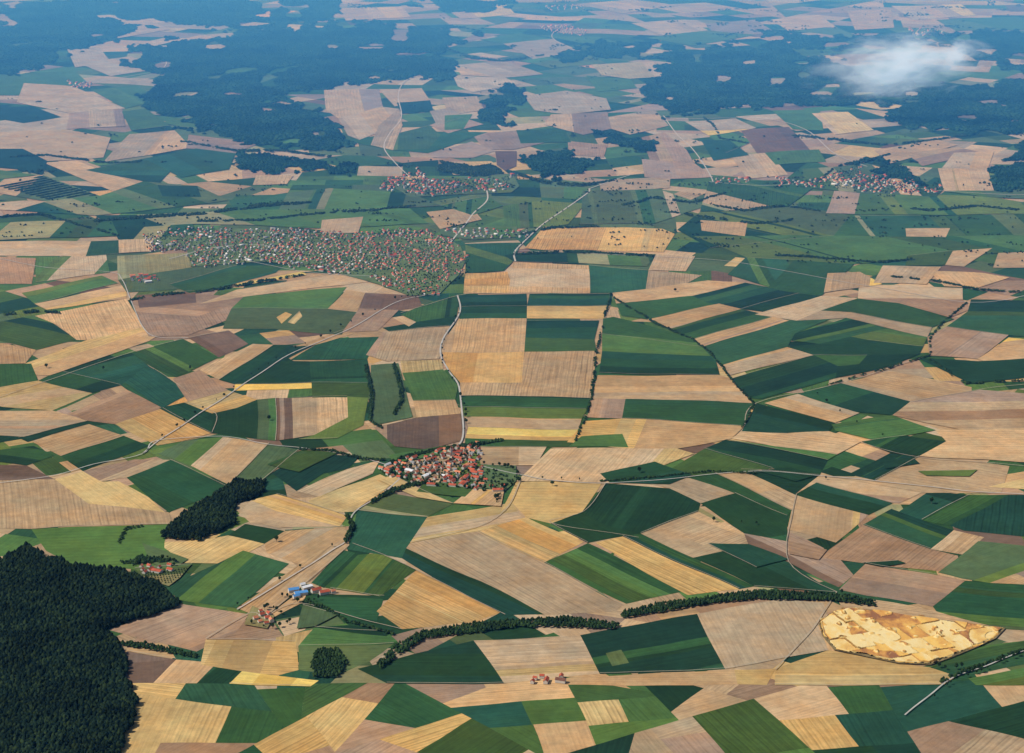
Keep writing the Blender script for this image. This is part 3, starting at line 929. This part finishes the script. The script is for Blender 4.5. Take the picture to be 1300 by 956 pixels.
def row(s,step,jit,lab,group,size=1.0):
    global ntree
    pts=[W(*p) for p in smooth(parse(s))]; acc=0
    for i in range(len(pts)-1):
        a,b_=pts[i],pts[i+1]; L=math.hypot(b_[0]-a[0],b_[1]-a[1]); t=acc
        while t<L:
            if random.random()<.75 and ntree<288:
                tree(a[0]+(b_[0]-a[0])*t/L+random.uniform(-jit,jit),a[1]+(b_[1]-a[1])*t/L+random.uniform(-jit,jit),random.uniform(.6,1.25)*size,lab,group); ntree+=1
            t+=step*random.uniform(.6,1.6)
        acc=t-L
ROWS=[("1300,832 1258,849 1215,866 1185,888",26,5,'tree in the row along the lower right road'),
("165,722 185,712 215,712 224,722",15,8,'tree sheltering the forest-edge farm'),
("582,400 560,440 562,465 586,500 588,560",60,7,'tree beside the road from town to compact village'),
("300,770 360,733 420,697 440,684",60,8,'tree along the lane above the farmstead'),
("205,556 275,510 360,452 480,393",90,8,'tree beside the diagonal road left of centre'),
("320,795 345,800 370,792",14,8,'tree around the red-roofed farmstead'),
("330,776 345,772 360,782",14,6,'tree behind the red-roofed farmstead'),
("360,760 385,766 412,762",16,8,'tree behind the blue-roofed farm'),
("490,600 520,612 560,618 610,622 645,618",15,9,'tree on the lower edge of the compact village'),
("612,590 650,596 655,612",16,9,'tree right of the compact village'),
("510,596 555,592 590,580 606,598 570,604",12,12,'garden tree inside the compact village'),
("630,640 632,630 640,620",9,5,'tree in the clump just below the compact village'),
("655,330 655,316 690,285 740,248",60,7,'tree on the road curving up from the town'),
("500,380 545,372 588,352 592,330",26,10,'tree on the lower right edge of the town'),
("905,662 940,665 970,668",55,8,'tree on the maize strip right of centre'),
("1060,748 1080,765 1112,770",22,6,'tree left of the quarry rim'),
("1190,850 1215,852 1228,848",22,6,'tree on the right end of the quarry'),
("660,612 700,610 760,611",70,6,'tree along the lane right of compact village'),
("1040,500 1075,530 1130,560 1200,590",130,8,'scattered tree between right-hand fields'),
("985,608 1085,610 1200,624",110,6,'tree beside the long lane at right'),
]
for s,st,j,l in ROWS: row(s,st,j,'rounded dark green '+l,l.replace('tree','trees',1),1.15)
for x,y,d in ((60,467,'dark field at far left'),(132,470,'dark field left of the road'),(340,535,'meadow strip'),(352,688,'stubble left of the village lane'),(812,600,'stubble right of the village'),(1182,640,'right-hand maize strips'),(628,636,'tracks below the village'),(700,618,'lane right of the village'),(240,470,'green field at left'),(858,372,'strips right of centre')):
    X,Y=W(x,y); tree(X,Y,1.7,'large lone tree standing by the '+d,'lone field trees'); ntree+=1

# ---------------------------------------------------------------- buildings
def prism(L,Wd,h,rh,ov=.5):
    a,c=L/2,Wd/2
    wall=pyd('wall',[(-a,-c,-3),(a,-c,-3),(a,c,-3),(-a,c,-3),(-a,-c,h),(a,-c,h),(a,c,h),(-a,c,h),(-a,0,h+rh-.15),(a,0,h+rh-.15)],
      [(0,1,5,4),(2,3,7,6),(1,2,6,9,5),(3,0,4,8,7)])
    A,Cc=a+ov,c+ov; e=h-.25; t=.3
    roof=pyd('roof',[(-A,-Cc,e),(A,-Cc,e),(A,0,h+rh),(-A,0,h+rh),(A,Cc,e),(-A,Cc,e),(-A,-Cc,e+t),(A,-Cc,e+t),(A,0,h+rh+t),(-A,0,h+rh+t),(A,Cc,e+t),(-A,Cc,e+t)],
      [(6,7,8,9),(9,8,10,11),(0,3,2,1),(3,5,4,2),(0,1,7,6),(5,11,10,4),(0,6,9,3),(3,9,11,5),(1,2,8,7),(2,4,10,8)])
    return wall,roof
def boxm(name,x0,x1,y0,y1,z0,z1):
    return pyd(name,[(x0,y0,z0),(x1,y0,z0),(x1,y1,z0),(x0,y1,z0),(x0,y0,z1),(x1,y0,z1),(x1,y1,z1),(x0,y1,z1)],[(3,2,1,0),(4,5,6,7),(0,1,5,4),(1,2,6,5),(2,3,7,6),(3,0,4,7)])
TYPES={'house':(14,11,4.6,4.6),'barn':(26,13,4.8,5.2),'hall':(34,18,6,2.6)}
MESH={}
for ty,(L,Wd,h,rh) in TYPES.items():
    for rc_,rm in ROOF.items():
        w_,r_=prism(L,Wd,h,rh); w_.materials.append(M_wall); r_.materials.append(rm); MESH[ty,rc_]=(w_,r_)
chim=boxm('chimney',1.5,2.5,.6,1.5,7,10.4); chim.materials.append(M_wall)
wins=[boxm('window',x-.6,x+.6,-5.58,-5.45,z,z+1.2) for x in (-4,4) for z in (.8,2.9)]
for w_ in wins: w_.materials.append(M_win)
dr=boxm('door',-.55,.55,-5.58,-5.45,0,2.1); dr.materials.append(M_door)
def building(ty,rc_,X,Y,rot,lab,group,detail=False,ks=1.0):
    o=bpy.data.objects.new(ty if ty!='hall' else 'farm_hall',None); C.objects.link(o); o.location=(X,Y,ZB+.1); o.rotation_euler=(0,0,rot)
    s=random.uniform(.85,1.15)*ks; o.scale=(s*random.uniform(.9,1.15),s,s)
    o['label']=lab; o['category']=ty if ty!='hall' else 'farm building'; o['group']=group
    w_,r_=MESH[ty,rc_]
    c=bpy.data.objects.new('wall',w_); C.objects.link(c); c.parent=o
    c=bpy.data.objects.new('roof',r_); C.objects.link(c); c.parent=o
    if ty=='house':
        q=bpy.data.objects.new('chimney',chim); C.objects.link(q); q.parent=c
        if detail:
            for m in wins+[dr]:
                q=bpy.data.objects.new(m.name.split('.')[0],m); C.objects.link(q); q.parent=o
SETT=[ # name, px polygon, spacing m, red share, axis, barns share
('compact village',"478,601 500,587 540,579 572,567 606,564 613,584 614,598 652,604 660,616 636,629 596,623 545,615 500,610",25,.9,.3,.34),
('forest-edge farm',"168,724 180,717 216,718 218,727 180,730",24,1,.2,.3),
('red-roofed farmstead',"318,782 335,774 352,780 352,792 330,794",22,1,.6,.3),
('bottom edge hamlet',"660,866 690,860 716,862 715,868 664,870",22,.5,.1,.3),
('farm left of the town',"162,356 170,350 196,350 200,358 180,361",26,.9,.2,.4),
('large town',"182,300 250,290 330,292 372,293 410,296 450,297 485,292 520,290 560,296 577,311 595,326 588,346 564,360 564,376 530,378 505,373 480,363 470,352 430,348 395,341 330,333 290,337 245,341 238,318 190,319",26,.62,.35,.10),
('right-hand town arm',"560,292 620,291 672,295 670,303 600,303",34,.35,.1,.25),
('upper centre village',"476,236 520,222 530,212 548,230 600,230 650,224 650,240 590,245 530,249 510,242",32,.75,.2,.15),
('upper right village',"985,226 1032,228 1062,220 1082,212 1100,224 1150,230 1192,236 1196,248 1110,245 1040,239 990,234",35,.75,.2,.15),
('far village at top',"684,34 720,32 746,40 740,46 700,42",50,.7,.2,.2),
('far farm at upper left',"86,104 116,106 116,112 92,112",44,.7,.2,.2),
('far hamlet at top right',"1150,36 1190,38 1200,46 1160,46",55,.6,.2,.2),
('second far hamlet at top',"690,8 740,6 742,12 700,14",70,.6,.2,.2),
('hamlet beside upper centre village',"905,228 950,226 955,232 910,234",42,.7,.2,.2)]
allb=[]
for nm,s,sp_,red,axis,barn in SETT:
    p=parse(s); w_=[ground_xy(*q) for q in p]; xs=[q[0] for q in w_]; ys=[q[1] for q in w_]
    tries=int(12*(max(xs)-min(xs))*(max(ys)-min(ys))/sp_**2)
    mx,my=sum(q[0] for q in p)/len(p),sum(q[1] for q in p)/len(p)
    n=min(tries,17000)
    cand=[(random.uniform(min(xs)-60,max(xs)+60),random.uniform(min(ys)-100,max(ys)+100)) for _ in range(n)]
    q0=np.array([to_px(*c) for c in cand]); big_=nm in('large town','upper right village','upper centre village','compact village')
    ed=13 if big_ else 3
    ex=q0[:,0]+ed*2.2*(fnoise(q0[:,0]/14,q0[:,1]/7,3)-.5); ey=q0[:,1]+ed*(fnoise(q0[:,0]/11+9,q0[:,1]/6,3)-.5)
    ok=inside(ex,ey,p)
    if big_: ok&=fnoise(q0[:,0]/13+4,q0[:,1]/5+2,2)>(.40 if nm=='large town' else .36 if nm=='compact village' else .46)
    if nm=='compact village': ok&=(q0[:,0]<612)|(rng.random(n)<.045)
    grid={}
    for c,q,k in zip(cand,q0,ok):
        if not k: continue
        gi=(int(c[0]//sp_),int(c[1]//sp_))
        if any((c[0]-d[0])**2+(c[1]-d[1])**2<sp_**2 for a in (-1,0,1) for b_ in (-1,0,1) for d in grid.get((gi[0]+a,gi[1]+b_),())): continue
        grid.setdefault(gi,[]).append(c)
        rr=red
        if nm=='large town': rr=min(.95,max(.35,.35+(q[0]-300)/220*.6))
        ty='house'
        u=random.random()
        if u<barn*.75: ty='barn'
        elif u<barn: ty='hall'
        isred=random.random()<rr
        if isred: rc_=random.choice(('brick red','brick red','orange red'))
        else: rc_=random.choice(('dark brown','grey','grey','white'))
        if ty=='hall' and not isred: rc_=random.choice(('white','grey'))
        ang=axis+.5*math.sin(c[0]/260)+.5*math.cos(c[1]/310)+random.choice((0,math.pi/2))+random.gauss(0,.08)
        sx='left' if q[0]<mx-15 else 'right' if q[0]>mx+15 else 'middle'; sy='upper' if q[1]<my-4 else 'lower'
        allb.append((q[1],ty,rc_,c,ang,nm,sy+' '+sx))
for x,y,ty,rc_ in ((372,752,'barn','blue'),(382,756,'hall','blue'),(390,748,'hall','white'),(402,752,'barn','brick red'),(384,745,'house','white'),(413,755,'barn','brick red'),(424,754,'house','orange red'),(376,760,'barn','blue')):
    allb.append((y,ty,rc_,W(x,y),.5+random.gauss(0,.1),'blue-roofed farm','middle'))
allb.sort(key=lambda b:-b[0])
KS=lambda nm:.88 if nm in('large town','right-hand town arm') else 1.0
for k,(py,ty,rc_,c,ang,nm,qd) in enumerate(allb[:298]):
    kind={'house':'small gabled house','barn':'long barn','hall':'big farm hall'}[ty]
    building(ty,rc_,c[0],c[1],ang,'%s with %s roof, %s of the %s'%(kind,rc_,qd,nm),'%s-roofed %ss %s of the %s'%(rc_,ty,qd,nm),detail=k<45,ks=KS(nm))
Vs=[];Ts=[];mi=[];mats=[M_wall]+list(ROOF.values()); rk=list(ROOF.keys())
for py,ty,rc_,c,ang,nm,qd in allb[298:]:
    s=random.uniform(.85,1.15)*(1.1 if py<250 else 1.0)*KS(nm)
    ca,sa=math.cos(ang)*s,math.sin(ang)*s
    for k,me in enumerate(MESH[ty,rc_]):
        b0=len(Vs)
        for v in me.vertices: Vs.append((c[0]+v.co.x*ca-v.co.y*sa,c[1]+v.co.x*sa+v.co.y*ca,ZB+.1+v.co.z*s))
        for f_ in me.polygons:
            vv=list(f_.vertices)
            for q in range(1,len(vv)-1): Ts.append((b0+vv[0],b0+vv[q],b0+vv[q+1])); mi.append(0 if k==0 else 1+rk.index(rc_))
me=npmesh('distant_houses',Vs,Ts,mi)
for m in mats: me.materials.append(m)
o=bpy.data.objects.new('distant_houses',me); C.objects.link(o); o['kind']='stuff'; o['label']='hundreds of tiny red and grey roofed houses of the town and far villages'; o['category']='houses'
def church(x,y,lab,s=1.0):
    X,Y=W(x,y); o=bpy.data.objects.new('church',None); C.objects.link(o); o.location=(X,Y,ZB+.1); o.rotation_euler=(0,0,.2); o.scale=(s,s,s)
    o['label']=lab; o['category']='church'
    w_,r_=prism(26,12,9,6.5); link('nave',w_,[M_wall],o); link('roof',r_,[ROOF['brick red']],o)
    link('tower',boxm('tower',-20,-13.4,-3.3,3.3,-2,24),[M_wall],o)
    link('spire',pyd('spire',[(-20.4,-3.7,24),(-13,-3.7,24),(-13,3.7,24),(-20.4,3.7,24),(-16.7,0,36)],[(0,1,4),(1,2,4),(2,3,4),(3,0,4),(3,2,1,0)]),[ROOF['dark brown']],o)
    for xx in (-7,0,7): link('window',boxm('window',xx-.7,xx+.7,-6.15,-6.03,2.5,6.5),[M_win],o)
church(580,578,'white church with pointed tower in the compact village',1.1)
church(500,328,'white church with pointed tower in the red-roofed right part of the town',1.4)
church(545,238,'white church with pointed tower in the upper centre village',1.3)
church(1095,233,'white church with pointed tower in the upper right village',1.3)
gt=[("crowded garden trees between the houses of the large town",SETT[5],25,6.5,4.8),("garden trees between the houses of the compact village",SETT[0],18,7.5,5.5),
    ("garden trees of the upper centre village",SETT[7],26,8,6),("garden trees of the upper right village",SETT[8],26,8,6)]
for lab,st,sp_,h,rmx in gt:
    p=parse(st[1]); w_=[ground_xy(*q) for q in p]; xs=[q[0] for q in w_]; ys=[q[1] for q in w_]
    n=int((max(xs)-min(xs)+80)*(max(ys)-min(ys)+200)/sp_**2)
    X=rng.uniform(min(xs)-40,max(xs)+40,n);Y=rng.uniform(min(ys)-100,max(ys)+100,n); px,py=to_px(X,Y)
    m=inside(px+24*(fnoise(px/14,py/7,3)-.5),py+11*(fnoise(px/11+9,py/6,3)-.5),p); X=X[m];Y=Y[m];n=len(X)
    P,T=crowns(X,Y,rng.uniform(2.5,rmx,n),h*rng.uniform(.6,1.3,n),6)
    link('garden_trees',npmesh('garden_trees',P,T),[M_decid],kind='stuff',label=lab,cat='trees')

# ---------------------------------------------------------------- cloud (a real volume hanging at 430 m)
zc=430
cx,cy=ground_xy(1136,84,zc)
import bmesh
bm=bmesh.new(); bmesh.ops.create_icosphere(bm,subdivisions=5,radius=1)
for v in bm.verts:
    n=mn.fractal(v.co*2.2,1.0,2.0,3); v.co*= (.92+.16*n)
me=bpy.data.meshes.new('cloud'); bm.to_mesh(me); bm.free()
o=link('cloud',me,[],label='small ragged white cloud floating over the far forest at the upper right',cat='cloud')
o.location=(cx,cy,zc); o.scale=(800,430,300)
o.rotation_euler=(0,R(-7),0)
m=bpy.data.materials.new('cloud_vapour'); m.use_nodes=True; nt=m.node_tree; nt.nodes.remove(nt.nodes['Principled BSDF'])
tc=N(nt,'ShaderNodeTexCoord'); ln=N(nt,'ShaderNodeVectorMath',operation='LENGTH'); nt.links.new(tc.outputs['Object'],ln.inputs[0])
nz=noise(nt,2.7,8,.66,tc.outputs['Object'],.6)
d=mathn(nt,'SUBTRACT',mathn(nt,'ADD',mathn(nt,'MULTIPLY',nz,2.6),-.66),mathn(nt,'MULTIPLY',ln.outputs['Value'],.80))
d=mathn(nt,'MAXIMUM',d,0.0)
sx_=N(nt,'ShaderNodeSeparateXYZ'); nt.links.new(tc.outputs['Object'],sx_.inputs[0])
d=mathn(nt,'MULTIPLY',mathn(nt,'POWER',d,1.5),maprange(nt,sx_.outputs[0],-.9,.5,.004,.018))
vs=N(nt,'ShaderNodeVolumeScatter'); vs.inputs['Color'].default_value=(.98,.98,.98,1); vs.inputs['Anisotropy'].default_value=0; nt.links.new(d,vs.inputs['Density'])
em=N(nt,'ShaderNodeEmission'); em.inputs[0].default_value=(.38,.57,.80,1); nt.links.new(mathn(nt,'MULTIPLY',d,.70),em.inputs[1])  # vapour glows a little, added for light bouncing repeatedly inside the cloud
ad=N(nt,'ShaderNodeAddShader'); nt.links.new(vs.outputs[0],ad.inputs[0]); nt.links.new(em.outputs[0],ad.inputs[1])
nt.links.new(ad.outputs[0],nt.nodes['Material Output'].inputs['Volume']); me.materials.append(m)

# ---------------------------------------------------------------- hazy air, clearer near, thicker over the far hills
me=boxm('haze',-40000,40000,-9000,60000,-60,2650)
m=bpy.data.materials.new('haze_air'); m.use_nodes=True; nt=m.node_tree; nt.nodes.remove(nt.nodes['Principled BSDF'])
g=N(nt,'ShaderNodeNewGeometry'); sp=N(nt,'ShaderNodeSeparateXYZ'); nt.links.new(g.outputs['Position'],sp.inputs[0])
dn=maprange(nt,sp.outputs[1],6000,17000,.4e-5,12.5e-5)
vs=N(nt,'ShaderNodeVolumeScatter'); vs.inputs['Color'].default_value=(.10,.45,1,1); nt.links.new(dn,vs.inputs['Density']); vs.inputs['Anisotropy'].default_value=0
em=N(nt,'ShaderNodeEmission'); em.inputs[0].default_value=(.004,.055,.20,1); nt.links.new(dn,em.inputs[1])   # faint blue glow added in place of skylight scattered many times
ad=N(nt,'ShaderNodeAddShader'); nt.links.new(vs.outputs[0],ad.inputs[0]); nt.links.new(em.outputs[0],ad.inputs[1])
nt.links.new(ad.outputs[0],nt.nodes['Material Output'].inputs['Volume'])
link('haze',me,[m],kind='structure',label='thin blue haze filling the air over the land',cat='haze')

# ---------------------------------------------------------------- light, sky, camera
sc=bpy.context.scene
w=bpy.data.worlds.new('World'); sc.world=w; w.use_nodes=True; nt=w.node_tree
AZ=-100; EL=48
sky=N(nt,'ShaderNodeTexSky',sky_type='NISHITA'); sky.sun_disc=False; sky.sun_elevation=R(EL); sky.sun_rotation=R(AZ)
bg=nt.nodes['Background']; nt.links.new(sky.outputs[0],bg.inputs[0]); bg.inputs[1].default_value=.065
L=bpy.data.lights.new('sun','SUN'); L.energy=3.9; L.angle=R(.5); L.color=(1,.95,.87)
so=bpy.data.objects.new('sun',L); C.objects.link(so)
az=R(AZ); el=R(EL)
sd=Vector((math.sin(az)*math.cos(el),math.cos(az)*math.cos(el),math.sin(el)))
so.rotation_euler=sd.to_track_quat('Z','Y').to_euler()
cam=bpy.data.cameras.new('camera'); cam.sensor_width=36; cam.lens=F/1300*36; cam.clip_start=10; cam.clip_end=200000
co=bpy.data.objects.new('camera',cam); C.objects.link(co); co.location=(0,0,H); co.rotation_euler=(math.pi/2-PIT,0,0); sc.camera=co
sc.view_settings.view_transform='Standard'; sc.view_settings.look='None'; sc.view_settings.exposure=0
print('info',tot,ntree,len(allb),len(bpy.data.objects))
